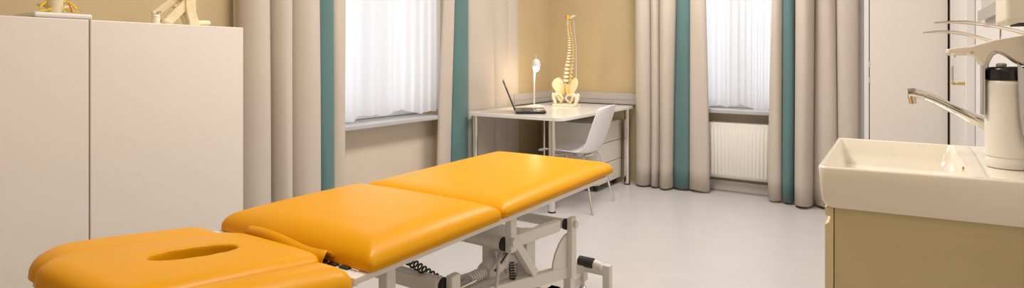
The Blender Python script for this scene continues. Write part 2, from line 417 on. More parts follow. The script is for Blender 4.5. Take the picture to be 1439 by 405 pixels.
for i in range(3):
    cz = zb + i * .064
    if i: MB().lathe([(.018, -.005), (.024, -.003), (.024, .003), (.018, .005)], (-2.715, .892, cz)).build('spinal_disc', 'disc', t)
    for sg in (-1, 1):
        s_ = V((.35, .93, 0)) * sg; a = V((-2.70, .892, cz + .046))
        MB().tube([a + s_ * .018, a + s_ * .032 + V((0, 0, .001)), a + s_ * .046 + V((.008, 0, -.009)), a + s_ * .056 + V((.012, 0, -.024))], [.0045, .0048, .0045, .004], 10).build('nerve', 'nerve', t)
        if i == 0: MB().tube([a + s_ * .02 + V((.01, 0, -.024)), a + s_ * .036 + V((.015, 0, -.033)), a + s_ * .06 + V((.02, 0, -.036))], [.0045, .004, .003], 10).build('nerve', 'nerve', t)
    MB().tube([V((-2.672, .918, cz + .045)), V((-2.665, .924, cz + .025)), V((-2.668, .930, cz + .008))], .0022, 6).build('artery', 'artery', t)
MB().cyl((-2.72, .885, zb), (-2.72, .885, zb + .195), .005).build('rod', 'chrome', t)

# jointed cream model
t = thing('joint_model', 'cream jointed limb model leaning together like an A, atop the right cabinet', 'anatomical model', (-2.75, 1.37, ZCAB))
def A(px, py, X=-2.75): return onX(px, py, X)
z0 = ZCAB
foot = MB()
p = A(219, 31); foot.cyl((-2.75, p[1], z0 + .001), (-2.75, p[1], z0 + .038), .017, .017).cyl((-2.75, p[1], z0 + .038), (-2.75, p[1], z0 + .046), .019, .016)
foot.build('socket', 'bone_pale', t)
apex = V((-2.75, 1.425, z0 + .175))
MB().bar((-2.775, 1.275, z0 + .045), (-2.775, apex.y - .02, apex.z - .02), .016, .036).build('strut', 'bone', t, bevel=.005)
MB().bar((-2.735, 1.318, z0 + .018), (-2.735, apex.y + .005, apex.z - .035), .018, .042).build('strut', 'bone', t, bevel=.006)
MB().ball((-2.735, 1.315, z0 + .017), .0175, (.8, 1.35, 1)).build('knuckle', 'bone', t)
MB().tube([(-2.755, 1.352, z0 + .095), (-2.755, 1.385, z0 + .07), (-2.755, 1.402, z0 + .035), (-2.755, 1.408, z0 + .012)], [.010, .014, .014, .011], 12).build('link', 'bone', t)
sh = [(1.392, .20), (1.388, .12), (1.389, .08), (1.395, .05), (1.403, .022), (1.406, .001), (1.45, .001), (1.459, .010), (1.452, .025), (1.444, .045), (1.437, .07), (1.436, .12), (1.438, .20)]
MB().prism([(y, z0 + z) for y, z in sh], 'x', -2.775, -2.718).build('shank', 'bone', t, bevel=.008, seg=3)
MB().tube([(-2.745, 1.44, z0 + .019), (-2.745, 1.505, z0 + .022), (-2.745, 1.514, z0 + .0222), (-2.745, 1.518, z0 + .0223)], [.013, .0125, .009, .003], 14).build('peg', 'bone_pale', t)
MB().ball((-2.75, 1.415, z0 + .215), .034, (1, 1.1, .9)).build('knuckle', 'bone', t)
for (y, z) in ((1.29, .06), (1.308, .022), (1.375, .088), (1.40, .105)):
    MB().cyl((-2.79, y, z0 + z), (-2.726, y, z0 + z), .004, seg=10).build('pin', 'steel_grey', t)

# ------------------------------------------------------------------ treatment table
T = thing('treatment_table', 'orange vinyl treatment table with face hole on a white steel lifting frame', 'treatment table', (-1.37, 1.6, 0))
def cushion(name, outline, zlo, zhi, hole=None, dome=.008, it=10, vox=.007, M4=None, material='vinyl', parent=T, soft=None, rad=.075, lip=.42, hole_soft=False, flush=None):
    bm = bmesh.new()
    n = len(outline)
    if hole is None:
        A_ = [bm.verts.new((x, y, zlo)) for x, y in outline]; B_ = [bm.verts.new((x, y, zhi)) for x, y in outline]
        bm.faces.new(A_[::-1]); bm.faces.new(B_)
        for i in range(n): bm.faces.new((A_[i], A_[(i + 1) % n], B_[(i + 1) % n], B_[i]))
    else:                                        # ring between outline and hole, both with n points
        L = [[bm.verts.new((x, y, z)) for x, y in o_] for z in (zlo, zhi) for o_ in (outline, hole)]
        for i in range(n):
            j = (i + 1) % n
            bm.faces.new((L[0][i], L[1][i], L[1][j], L[0][j])); bm.faces.new((L[2][i], L[2][j], L[3][j], L[3][i]))
            bm.faces.new((L[0][i], L[0][j], L[2][j], L[2][i])); bm.faces.new((L[1][i], L[3][i], L[3][j], L[1][j]))
    bmesh.ops.recalc_face_normals(bm, faces=bm.faces)
    me = bpy.data.meshes.new('tmp'); bm.to_mesh(me); bm.free()
    tmp = bpy.data.objects.new('tmp', me); COL.objects.link(tmp)
    m1 = tmp.modifiers.new('r', 'REMESH'); m1.mode = 'VOXEL'; m1.voxel_size = vox
    m2 = tmp.modifiers.new('s', 'SMOOTH'); m2.factor = .5; m2.iterations = it
    dg = bpy.context.evaluated_depsgraph_get(); dg.update()
    me2 = bpy.data.meshes.new_from_object(tmp.evaluated_get(dg))
    bpy.data.objects.remove(tmp)
    xs = [p[0] for p in outline]; ys = [p[1] for p in outline]
    cx, cy, hx, hy = (min(xs) + max(xs)) / 2, (min(ys) + max(ys)) / 2, (max(xs) - min(xs)) / 2, (max(ys) - min(ys)) / 2
    zm = zlo + (zhi - zlo) * .45
    def edge_d(x, y):
        best = 9
        for lp in ([outline] + ([hole] if hole and hole_soft else [])):
            for i in range(len(lp)):
                (ax, ay), (bx, by) = lp[i], lp[(i + 1) % len(lp)]
                if flush is not None and abs(ax - flush) < .02 and abs(bx - flush) < .02: continue
                dx, dy = bx - ax, by - ay; L2 = dx * dx + dy * dy
                q = 0 if L2 < 1e-12 else max(0, min(1, ((x - ax) * dx + (y - ay) * dy) / L2))
                e = math.hypot(x - ax - q * dx, y - ay - q * dy)
                if e < best: best = e
        return best
    loc = root_loc(parent).location
    for v in me2.vertices:
        x, y, z = v.co
        if z > zm:
            a = max(0, 1 - ((x - cx) / hx) ** 2) * max(0, 1 - ((y - cy) / hy) ** 2)
            z += dome * a ** .5
        if z > zlo:
            dd = min(1, edge_d(x, y) / rad)
            g = lip + (1 - lip) * math.sqrt(max(0, 1 - (1 - dd) ** 2))
            z = zlo + (z - zlo) * g
        if soft: z += soft(x, y)
        co = V((x, y, z))
        if M4: co = M4 @ co
        v.co = co - loc
    for p in me2.polygons: p.use_smooth = True
    me2.name = name
    me2.materials.clear(); me2.materials.append(M[material])
    o = bpy.data.objects.new(name, me2); COL.objects.link(o); o.parent = parent
    return o
def rrect(x0, x1, y0, y1, r, k=6, rs=None):
    rs = rs or (r, r, r, r); P_ = []
    for (cx, cy, a0, rr) in ((x1 - rs[0], y0 + rs[0], -90, rs[0]), (x1 - rs[1], y1 - rs[1], 0, rs[1]), (x0 + rs[2], y1 - rs[2], 90, rs[2]), (x0 + rs[3], y0 + rs[3], 180, rs[3])):
        for i in range(k + 1):
            a = math.radians(a0 + 90 * i / k); P_.append((cx + rr * math.cos(a), cy + rr * math.sin(a)))
    return P_
BX0, BX1 = -1.765, -1.078
SEAM = 1.585
cushion('leg_cushion', rrect(BX0, BX1, SEAM + .003, 2.52, .03, rs=(.015, .05, .07, .015)), .642, .690, dome=.010, it=6, soft=lambda x, y: .008 * (y - SEAM) / .9, rad=.09, lip=.32)
cushion('seat_cushion', rrect(BX0, BX1, .995, SEAM - .003, .02, rs=(.012, .015, .015, .035)), .640, .696, dome=.018, it=6, rad=.095, lip=.24)
# head section hinged upward
PIV = V((-1.37, .955, .64))
TILT = Matrix.Translation(PIV) @ Matrix.Rotation(math.radians(-6.5), 4, 'X') @ Matrix.Translation(-PIV)
hx0, hx1, hy0, hy1 = -1.602, -1.192, .465, .980
N = 64
out, hol = [], []
hcx, hcy = -1.41, .735
for i in range(N):
    a = 2 * PI * i / N
    def sup(a, rx0, rx1, ry0, ry1, e):
        c, s_ = math.cos(a), math.sin(a)
        x = abs(c) ** (2 / e) * (rx1 if c > 0 else -rx0); y = abs(s_) ** (2 / e) * (ry1 if s_ > 0 else -ry0)
        return x, y
    x, y = sup(a, hcx - hx0, hx1 - hcx, hcy - hy0, hy1 - hcy, 7); out.append((hcx + x, hcy + y))
    x, y = sup(a, .048, .048, .105, .105, 2.2); hol.append((hcx + x, hcy + y))
cushion('head_cushion', out, .610, .674, hole=hol, dome=.010, it=6, vox=.006, M4=TILT, rad=.05, lip=.6, flush=-1.602)
cushion('armrest_cushion', rrect(-1.196, -1.046, .38, .942, .05, rs=(.04, .055, .04, .04)), .606, .676, dome=.010, it=7, vox=.006, M4=TILT)
cushion('armrest_cushion', rrect(-1.772, -1.590, .495, .955, .05, rs=(.012, .012, .07, .12), k=8), .607, .671, dome=.006, it=5, vox=.006, M4=TILT, flush=-1.590, lip=.3)
# loose lip of vinyl along the near edge of the seat cushion
rows = []
for i in range(25):
    s_ = i / 24; x = -1.56 + .35 * s_
    w = math.sin(PI * min(1, s_ * 1.15 + .05)) if s_ < .8 else 1
    zt = .690 - .006 * s_ + .006 * math.sin(6 * s_)
    rows.append([(x, .998, .655), (x, .990 - .005 * s_, zt - .010), (x + .004, .974 - .006 * s_, zt), (x + .006, .962 - .010 * s_, zt - .010 - .006 * s_), (x + .002, .962 - .012 * s_, zt - .026 - .014 * s_)])
MB().grid(rows).build('seam_flap', 'vinyl', T, solid=.005, sharp=180)
# stitched corner pinches
for (x, y) in ((BX1 - .006, 1.008),):
    MB().tube([(x - .022, y + .012, .682), (x - .010, y + .004, .668), (x - .004, y, .648)], [.0012, .0025, .002], 6).build('corner_seam', 'vinyl', T)
# top frame
ZR0, ZR1 = .622, .641
for x0 in (BX1 - .046, BX0 + .011):
    MB().box((x0, .955, ZR0), (x0 + .035, 2.44, ZR1)).build('side_rail', 'steel_white', T, bevel=.004)
for y0 in (.955, 1.56, 2.40):
    MB().box((BX0 + .046, y0, ZR0 - (.02 if y0 < 1 else 0)), (BX1 - .046, y0 + .045, ZR1 - .001)).build('cross_rail', 'steel_white', T, bevel=.004)
MB().box((BX0 + .02, 1.05, .628), (BX1 - .02, 1.55, .640)).build('seat_board', 'steel_grey', T)
MB().box((BX0 + .02, 1.61, .632), (BX1 - .02, 2.48, .646)).build('leg_board', 'steel_grey', T)
MB().box((-1.56, .52, .600), (-1.23, .94, .616), TILT).build('head_board', 'steel_grey', T)
for x in (-1.50, -1.29): MB().box((x - .015, .55, .580), (x + .015, .99, .600), TILT).build('head_arm', 'steel_white', T, bevel=.003)
MB().box((-1.73, .915, .575), (-1.06, .957, .595)).build('arm_bar', 'steel_white', T, bevel=.004)
for x in (-1.11, -1.69): MB().box((x - .02, .52, .582), (x + .02, .93, .597), TILT).build('arm_board', 'steel_white', T)
for x in (-1.30, -1.255, -1.21, -1.165):
    MB().box((x - .016, .984, .636), (x + .016, 1.0, .6455)).build('hinge', 'rubber', T, bevel=.002)
# lifting frame
XP = -1.17
def Pp(px, py, X=XP): return onX(px, py, X)
def vpost(y0, y1, z0, z1, x0=XP - .035, x1=XP, nm='post', m='steel_white'):
    return MB().box((x0, y0, z0), (x1, y1, z1)).build(nm, m, T, bevel=.004)
vpost(1.765, 1.806, .458, .623, XP - .028)
vpost(1.142, 1.178, .40, .623)
vpost(2.246, 2.292, .215, .478, XP - .026)
for z, y in ((.50, 1.773), (.448, 2.27)): MB().cyl((XP, y, z - .0), (XP + .014, y, z), .016, seg=16).build('bolt', 'steel_white', T, bevel=.002)
for (y, z, r) in ((1.772, .487, .0235), (2.258, .446, .0225), (1.43, .446, .022)):
    MB().cyl((-1.57, y, z), (XP - .042, y, z), r, seg=24).build('cross_tube', 'steel_white', T)
    MB().cyl((XP - .042, y, z), (XP - .029, y, z), r + .002, seg=24).build('bearing_ring', 'rubber', T)
vpost(1.425, 1.47, .30, .480, XP - .026)
# lever arms (right and left)
for x in (XP - .04, -1.53):
    MB().bar((x, 1.81, .482), (x, 2.19, .456), .03, .048).build('lever_arm', 'steel_white', T, bevel=.004)
MB().bar((XP - .04, 1.30, .40), (XP - .04, 2.30, .228), .035, .050).build('lower_arm', 'steel_white', T, bevel=.004)
MB().box((-1.56, 1.40, .418), (XP - .045, 1.445, .466)).build('cross_beam', 'steel_white', T, bevel=.004)
MB().bar((XP - .03, 1.815, .50), (XP - .03, 1.975, .315), .03, .036).build('diagonal_brace', 'steel_white', T, bevel=.004)
vpost(1.985, 2.055, .10, .470, XP - .12, XP - .07, 'column')
# quarter-round cover plate
qp = [Pp(800, 326, -1.2), Pp(793, 331, -1.2), Pp(786, 342, -1.2), Pp(780, 357, -1.2), Pp(777, 370, -1.2), Pp(775, 389, -1.2), Pp(800, 381, -1.2)]
MB().prism([(p[1], p[2]) for p in qp], 'x', -1.205, -1.195).build('cover_plate', 'steel_white', T, bevel=.002)
qp = [Pp(686, 346, -1.45), Pp(700, 342, -1.45), Pp(713, 346, -1.45), Pp(716, 374, -1.45), Pp(682, 385, -1.45), Pp(682, 362, -1.45)]
MB().prism([(p[1], p[2]) for p in qp], 'x', -1.455, -1.445).build('cover_plate', 'steel_grey', T, bevel=.002)
qp = [Pp(696, 353, -1.25), Pp(716, 357, -1.25), Pp(717, 378, -1.25), Pp(712, 385, -1.25), Pp(706, 370, -1.25)]
MB().prism([(p[1], p[2]) for p in qp], 'x', -1.257, -1.247).build('bracket_plate', 'steel_grey', T, bevel=.002)
# motor and actuator
MB().box((-1.47, 1.99, .20), (-1.30, 2.13, .425)).build('motor_box', 'steel_grey', T, bevel=.006)
MB().box((-1.475, 1.985, .425), (-1.295, 2.135, .436)).build('motor_lid', 'steel_white', T, bevel=.003)
MB().cyl((-1.33, 1.55, .37), (-1.33, 1.98, .315), .022).build('actuator_rod', 'alu', T)
mb = MB().lathe([(.015, 0), (.030, .006), (.034, .02), (.034, .09), (.028, .105), (.028, .14), (.015, .15)], (-1.25, 1.70, .395), axis='y'); mb.build('actuator_motor', 'steel_grey', T)
mb = MB()
for i in range(7): mb.lathe([(.012, 0), (.021, .002), (.021, .010), (.012, .012)], (-1.25, 1.61 + i * .013, .395), axis='y')
mb.build('cooling_ribs', 'steel_grey', T)
for (p_, q_, x_) in (((622, 412), (702, 371), -1.42), ((650, 412), (722, 377), -1.30)):
    MB().bar(onX(*p_, x_), onX(*q_, x_), .03, .035).build('guide_beam', 'steel_white', T, bevel=.004)
for x in (-1.225, -1.24): MB().cyl((x, 1.45, .40), (x, 1.62, .395), .006, seg=10).build('guide_rod', 'chrome', T)
MB().cyl(onX(697, 352, -1.24), onX(699, 388, -1.24), .005, seg=10).build('release_rod', 'steel_grey', T)
MB().box((-1.30, 1.80, .38), (-1.22, 1.90, .44)).build('control_box', 'steel_grey', T, bevel=.005)
def helix(p, q, R, turns, r, nm, m, up=(0, 0, 1)):
    p, q = V(p), V(q); d = (q - p).normalized(); x = d.cross(V(up))
    if x.length < .1: x = d.cross(V((1, 0, 0)))
    x.normalize(); u = x.cross(d); n = turns * 14
    pts = [p + (q - p) * (i / n) + (x * math.cos(2 * PI * i / 14) + u * math.sin(2 * PI * i / 14)) * R for i in range(n + 1)]
    return MB().tube(pts, r, 8).build(nm, m, T)
helix(Pp(570, 364, -1.3), Pp(622, 396, -1.3), .012, 9, .0035, 'coiled_cable', 'cable')
helix((-1.215, 1.835, .40), (-1.205, 1.84, .26), .010, 14, .0028, 'spring_cable', 'cable')
for k, (dx, dy) in enumerate(((0, 0), (.01, .02), (-.012, .035))):
    MB().tube([(-1.22 + dx, 1.70 + dy, .40), (-1.20 + dx, 1.74 + dy, .44 + .01 * k), (-1.21, 1.79 + dy, .45), (-1.22, 1.85, .42)], .004, 8).build('wire', 'steel_grey' if k != 1 else 'cable', T)
MB().tube([(-1.20, 1.73, .43), (-1.19, 1.70, .36), (-1.21, 1.68, .26)], .007, 8).build('hose', 'steel_grey', T)
# floor base
for x in (XP - .02, -1.55):
    MB().box((x - .03, .95, .05), (x + .03, 2.30, .105)).build('base_beam', 'steel_white', T, bevel=.005)
    for y in (1.0, 2.24): MB().lathe([(.03, 0), (.034, .004), (.034, .02), (.012, .026), (.012, .05)], (x, y, 0)).build('foot', 'rubber', T)
for y in (1.05, 2.34): MB().box((-1.52, y, .055), (XP - .05, y + .06, .10)).build('base_cross', 'steel_white', T, bevel=.005)
MB().box((XP - .045, 2.25, .10), (XP - .008, 2.295, .24)).build('upright', 'steel_white', T, bevel=.004)
MB().box((-1.36, 2.28, .05), (-1.30, 2.62, .10)).build('base_beam', 'steel_white', T, bevel=.005)
MB().box((-1.335, 2.603, .112), (-1.185, 2.637, .152)).build('end_bar', 'steel_white', T, bevel=.004)
MB().box((-1.188, 2.60, .0), (-1.150, 2.64, .166)).build('end_post', 'steel_white', T, bevel=.004)
MB().box((-1.33, 2.596, .06), (-1.285, 2.644, .145)).build('caster_block', 'steel_white', T, bevel=.004)
MB().cyl((-1.307, 2.62, .03), (-1.307, 2.62, .06), .016).lathe([(.02, 0), (.026, .004), (.026, .02), (.016, .032)], (-1.307, 2.62, 0)).build('caster', 'chrome', T)
MB().tube([(-1.328, 2.618, .158), (-1.320, 2.618, .158), (-1.245, 2.618, .158), (-1.237, 2.618, .158)], [.014, .026, .026, .014], 18).build('pedal_grip', 'rubber', T)
MB().tube([(-1.240, 2.62, .157), (-1.21, 2.62, .152), (-1.19, 2.62, .135)], .022, 12).build('pedal_arm', 'steel_white', T)

# ------------------------------------------------------------------ desk corner
D = thing('desk', 'white corner desk with round chrome legs', 'desk', (-2.5, 4.5, 0))
MB().prism(rrect(-2.952, -2.058, 3.79, 5.22, .03, rs=(.07, .02, .02, .03)), 'z', .712, .740).build('desktop', 'desk', D, bevel=.003)
for (x, y) in ((-2.915, 3.85), (-2.185, 3.865), (-2.092, 5.14), (-2.90, 4.98)):
    l = MB().cyl((x, y, .012), (x, y, .712), .0275, seg=24).build('leg', 'chrome', D)
    MB().lathe([(.024, 0), (.03, .002), (.03, .010), (.026, .014)], (x, y, 0)).build('foot', 'rubber', l)
# pedestal
px0, px1, py0, py1 = -2.60, -2.17, 4.665, 5.18
p = thing('drawer_pedestal', 'cream three-drawer pedestal on black casters under the desk', 'drawer unit', ((px0 + px1) / 2, (py0 + py1) / 2, 0))
MB().box((px0, py0, .055), (px1 - .02, py1, .607)).build('carcass', 'pedestal', p, bevel=.003)
for z0_, z1_ in ((.06, .236), (.242, .418), (.424, .605)):
    MB().box((px1 - .018, py0 + .001, z0_), (px1, py1 - .001, z1_)).build('drawer', 'pedestal', p, bevel=.003)
for x in (px0 + .05, px1 - .05):
    for y in (py0 + .05, py1 - .06):
        MB().cyl((x - .012, y + .01, .027), (x + .012, y + .01, .027), .027, seg=18).box((x - .008, y - .01, .03), (x + .008, y + .02, .056)).build('caster', 'rubber', p, bevel=.003)
# chair
c = thing('side_chair', 'white plastic shell chair with chrome tube legs at the desk', 'chair', (-2.16, 4.205, 0), PI + math.radians(4))
prof = [(.245, .425, .185), (.235, .440, .200), (.16, .445, .212), (.02, .435, .215), (-.10, .428, .212), (-.165, .440, .205), (-.205, .480, .198), (-.235, .56, .20), (-.268, .66, .205), (-.298, .745, .20), (-.314, .800, .185), (-.322, .822, .15)]
rows = []
for i, (x, z, w) in enumerate(prof):
    row = []
    for k in range(13):
        q = k / 6 - 1; a = abs(q) ** 2.6
        bx = 0; bz = 0
        if i < 5: bz = .030 * a * (1 if i > 1 else .5)
        elif i < 8: bz = .02 * a; bx = .045 * a
        else: bx = .05 * a
        row.append((x + bx, q * w, z + bz - (.0 if i < 11 else .02 * a)))
    rows.append(row)
o = MB().grid(rows).build('shell', 'shell', c, world=False, sharp=180, solid=.009, subd=2)
for sx in (1, -1):
    for sy in (1, -1):
        MB().tube([(sx * .10, sy * .03, .405), (sx * .125, sy * .13, .408), (sx * .14, sy * .16, .395), (sx * .16, sy * .178, .34), (sx * .245, sy * .245, .008)], .0095, 12).cyl((sx * .247, sy * .247, 0), (sx * .245, sy * .245, .012), .012, seg=12).build('leg', 'chrome', c, world=False)
MB().tube([(.17, .0, .418), (.10, .03, .405), (-.10, .03, .405), (-.15, 0, .415)], .009, 10).tube([(.17, .0, .418), (.10, -.03, .405), (-.10, -.03, .405), (-.15, 0, .415)], .009, 10).box((-.1, -.1, .412), (.1, .1, .428)).build('seat_frame', 'chrome', c, world=False)

# laptop: opened towards the chair
ly = math.atan2(.555, .832)
L = thing('laptop', 'open black laptop near the left edge of the desk', 'laptop', (-2.515, 3.862, .74), ly)
MB().box((.0, .0, .006), (.245, .35, .024)).build('keyboard_base', 'black_plastic', L, world=False, bevel=.005)
k = MB()
for i in range(5):
    for j in range(14): k.box((.05 + i * .02, .025 + j * .0215, .0242), (.066 + i * .02, .043 + j * .0215, .0262))
k.build('keyboard', 'ink', L, world=False)
MB().box((.175, .125, .0238), (.235, .225, .0248)).build('touchpad', 'alu', L, world=False)
RT = Matrix.Translation((0, 0, .024)) @ Matrix.Rotation(math.radians(-22), 4, 'Y')
lid = MB().box((-.009, .0, .002), (.0, .35, .265), RT).build('lid', 'black_plastic', L, world=False, bevel=.003)
MB().box((.0002, .012, .015), (.0012, .338, .253), RT).build('screen', 'screen', lid, world=False)
for (x, y) in ((.02, .03), (.02, .32), (.225, .03), (.225, .32)): MB().cyl((x, y, 0), (x, y, .007), .008, seg=10).build('rubber_foot', 'rubber', L, world=False)

# desk lamp
lx, lyy = -2.72, 4.50
l = thing('desk_lamp', 'small white desk lamp, lit, on a square foot beside the laptop', 'lamp', (lx, lyy, .74))
MB().box((lx - .062, lyy - .062, .7405), (lx + .062, lyy + .062, .758)).box((lx - .04, lyy - .04, .757), (lx + .04, lyy + .04, .766)).build('base', 'lamp', l, bevel=.004)
MB().cyl((lx - .01, lyy, .76), (lx - .01, lyy, 1.13), .008, seg=12).build('stem', 'steel_grey', l)
MB().lathe([(.010, .080), (.026, .070), (.036, .050), (.039, .026), (.039, .008), (.037, .006), (.036, .026), (.03, .048), (.01, .066)], (lx + .012, lyy, 1.105)).build('lamp_shade', 'lamp', l)
MB().cyl((lx + .012, lyy, 1.18), (lx + .012, lyy, 1.225), .0035, seg=8).build('finial', 'steel_grey', l)
MB().ball((lx + .012, lyy, 1.098), .028, (1, 1, 1.1)).build('bulb', 'bulb', l)

# spine model
sx_, sy_ = -2.58, 4.83
sp = thing('spine_model', 'cream spine and pelvis model with yellow nerves standing on the desk', 'anatomical model', (sx_, sy_, .74))
zt = .74
MB().box((sx_ - .115, sy_ - .06, zt + .0005), (sx_ + .115, sy_ + .09, zt + .018)).build('base_plate', 'bone_pale', sp, bevel=.004)
MB().tube([(sx_ + .085, sy_ + .05, zt + .015), (sx_ + .082, sy_ + .052, 1.30), (sx_ + .052, sy_ + .055, 1.545), (sx_ + .025, sy_ + .035, 1.555)], .0038, 8).build('rod', 'steel_grey', sp)
R_ = V((CS, SN, 0))           # along the picture, used only as the plane the curve bends in
ctrl = [(0.0, .955), (.004, 1.02), (.014, 1.10), (.030, 1.19), (.040, 1.28), (.036, 1.37), (.024, 1.45), (.018, 1.52), (.022, 1.56)]
def curve(z):
    for (a, za), (c_, zc) in zip(ctrl, ctrl[1:]):
        if z <= zc or zc == ctrl[-1][1]:
            q = (z - za) / (zc - za); return a + (c_ - a) * q
z = .962; fr_ = (-.30, -.95)
nv = 24; idx = 0
hs = [.030] * 5 + [.0235 - .0007 * i for i in range(12)] + [.0135] * 7
tot = sum(hs); sc = (1.545 - .962) / tot
for i in range(nv):
    h = hs[i] * sc
    rr = (.0255 - .0006 * i) if i < 5 else (.0215 - .00058 * (i - 5)) if i < 17 else .0135
    off = curve(z + h / 2); cc = V((sx_ + off, sy_ + .0, z + h / 2))
    mb = MB(); vertebra(mb, cc, rr, h * .66, front=fr_, lat=1.0 if i < 17 else .75, spin=.95 if i < 17 else .8, seg=14)
    mb.build('vertebra', 'bone_pale', sp, sharp=60)
    MB().lathe([(rr * .7, -h * .18), (rr * .92, -h * .15), (rr * .92, h * .15), (rr * .7, h * .18)], (cc.x, cc.y, z), 14).build('spinal_disc', 'disc', sp)
    f = V((fr_[0], fr_[1], 0)).normalized(); s_ = V((-f.y, f.x, 0))
    for sg in (-1, 1):
        a = cc - f * rr * .9 + s_ * sg * rr * .7 - V((0, 0, h * .4))
        ln = .032 if i < 5 else .021 if i < 17 else .012
        MB().tube([a, a + s_ * sg * ln * .6 + V((0, 0, -.004)), a + s_ * sg * ln * 1.1 + f * .012 + V((0, 0, -.014 if i < 5 else -.005))], [.0052, .0048, .004], 6).build('nerve', 'nerve', sp)
    if i >= 15:
        a = cc + s_ * rr * 1.0 - f * rr * .4
        MB().tube([a + V((0, 0, -h / 2)), a + f * .002, a + V((0, 0, h / 2))], .0022, 6).build('artery', 'artery', sp)
    z += h
# skull base
q = V((sx_ + .028, sy_, 1.565))
MB().ball(q + V((.030, .02, .012)), .034, (1.0, 1.1, .35), Matrix.Rotation(math.radians(-30), 4, 'Y')).build('skull_base', 'bone_pale', sp)
MB().ball(q + V((-.006, 0, .010)), .012, (.9, .9, 2.2)).build('brain_stem', 'nerve', sp)
MB().tube([q + V((-.02, -.01, 0)), q + V((-.026, -.01, .012)), q + V((-.018, -.012, .024))], .004, 8).build('artery', 'artery', sp)
# sacrum and pelvis
def wing(sg):
    rows = []
    for i in range(9):
        t_ = i / 8
        row = []
        for k in range(9):
            w = k / 8 - .5
            # fan from the joint near the sacrum up and out to the crest
            ang = math.radians(28 + 62 * t_)
            r_ = .035 + .085 * (math.sin(PI * (.12 + .80 * t_)) ** .55)
            rr_ = r_ * (w + .5)
            x = sg * (.030 + rr_ * math.cos(ang) * .75 + .022)
            zz = .840 + rr_ * math.sin(ang) * 1.05
            y = -.03 * math.cos(PI * t_) + .02 * (w + .5) + .015 * math.sin(PI * (w + .5))
            row.append((sx_ + x, sy_ + y, zz))
        rows.append(row)
    return rows
for sg in (-1, 1):
    il = MB()
    ol = [(.020, .845), (.018, .885), (.022, .925), (.045, .968), (.075, .985), (.102, .975), (.120, .945), (.121, .915), (.108, .888), (.090, .868), (.082, .845), (.078, .822), (.055, .812), (.036, .826)]
    n = len(ol); cxx = sum(p_[0] for p_ in ol) / n; czz = sum(p_[1] for p_ in ol) / n
    rings = []
    for (k_, dy) in ((0.0, -.004), (.5, -.004), (.85, -.008), (1.0, -.004), (1.0, .004), (.85, .008), (.5, .008), (0.0, .008)):
        ring = []
        for (x, zz) in ol:
            X_, Z_ = cxx + (x - cxx) * max(k_, .02), czz + (zz - czz) * max(k_, .02)
            fl = -.55 * max(0, X_ - .03) + .35 * max(0, Z_ - .9)      # wings flare forward
            ring.append(il.bm.verts.new((sx_ + sg * X_, sy_ + fl + dy + .02, Z_)))
        rings.append(ring)
    for A_, B_ in zip(rings, rings[1:]):
        for k_ in range(n): il.bm.faces.new((A_[k_], A_[(k_ + 1) % n], B_[(k_ + 1) % n], B_[k_]))
    il.bm.faces.new(rings[0][::-1]); il.bm.faces.new(rings[-1])
    il.build('hip_bone', 'bone', sp, sharp=180, subd=1)
    # ischium and pubis ring
    MB().tube([(sx_ + sg * .070, sy_ - .01, .830), (sx_ + sg * .058, sy_ + .0, .795), (sx_ + sg * .042, sy_ - .0, .775), (sx_ + sg * .024, sy_ - .02, .785), (sx_ + sg * .014, sy_ - .035, .810), (sx_ + sg * .03, sy_ - .035, .832), (sx_ + sg * .055, sy_ - .025, .838)], [.016, .013, .012, .009, .010, .009, .010], 10, closed=True).build('ischium', 'bone', sp)
    # femur
    MB().ball((sx_ + sg * .080, sy_ - .018, .836), .0185).tube([(sx_ + sg * .080, sy_ - .018, .836), (sx_ + sg * .098, sy_ - .012, .828), (sx_ + sg * .108, sy_ - .008, .812), (sx_ + sg * .100, sy_ - .008, .785), (sx_ + sg * .092, sy_ - .008, .762), (sx_ + sg * .088, sy_ - .008, .7578)], [.012, .015, .019, .015, .013, .0135], 12).ball((sx_ + sg * .114, sy_ - .006, .832), .0165, (.9, 1, 1.2)).build('femur', 'bone_pale', sp, sharp=70)
sac = MB()
prs = [(.030, .012, .955), (.034, .013, .93), (.028, .012, .90), (.020, .010, .87), (.011, .007, .845), (.004, .004, .825)]
rows = [[(sx_ + w * math.cos(2 * PI * k_ / 14), sy_ + .03 + .12 * (.955 - zz) * (1 if zz > .87 else .6) + d_ * math.sin(2 * PI * k_ / 14) * 1.5, zz) for k_ in range(15)] for w, d_, zz in prs]
sac.grid(rows).build('sacrum', 'bone', sp, sharp=180)
for ch in sp.children:
    if ch.name.split('.')[0] in ('hip_bone', 'ischium', 'femur'):
        for v_ in ch.data.vertices: v_.co.x *= 1.16; v_.co.z = .018 + (v_.co.z - .018) * 1.12
for sg in (-1, 1):
    for i in range(4):
        z_ = .93 - .022 * i
        MB().tube([(sx_ + sg * .012, sy_ + .012, z_), (sx_ + sg * .022, sy_ - .004, z_ - .012), (sx_ + sg * (.034 + .004 * i), sy_ - .01, z_ - .035)], .0026, 6).build('nerve', 'nerve', sp)

# ------------------------------------------------------------------ tall cupboard in the far right corner
W = thing('cupboard', 'tall narrow white cupboard in the corner behind the washbasin', 'cupboard', (.08, YB + .1, 0))
MB().box((-.23, YB - .06, 0), (-.186, YB + .3, 2.5)).box((-.184, YB - .11, 0), (-.152, YB + .3, 2.5)).build('side_panel', 'white_lacquer', W, bevel=.003)
MB().box((.343, YB - .11, 0), (.384, YB + .3, 2.5)).build('side_panel', 'filler', W, bevel=.003)
MB().box((-.152, YB - .085, .0), (.343, YB + .3, 2.46)).build('carcass', 'dark_gap', W)
MB().box((-.147, YB - .11, .06), (.331, YB - .087, 2.46)).build('door', 'lacquer', W, bevel=.003)
for z in (.25, 1.02, 1.14, 2.2): MB().cyl((-.1495, YB - .113, z - .02), (-.1495, YB - .113, z + .02), .0035, seg=8).build('hinge', 'steel_grey', W)

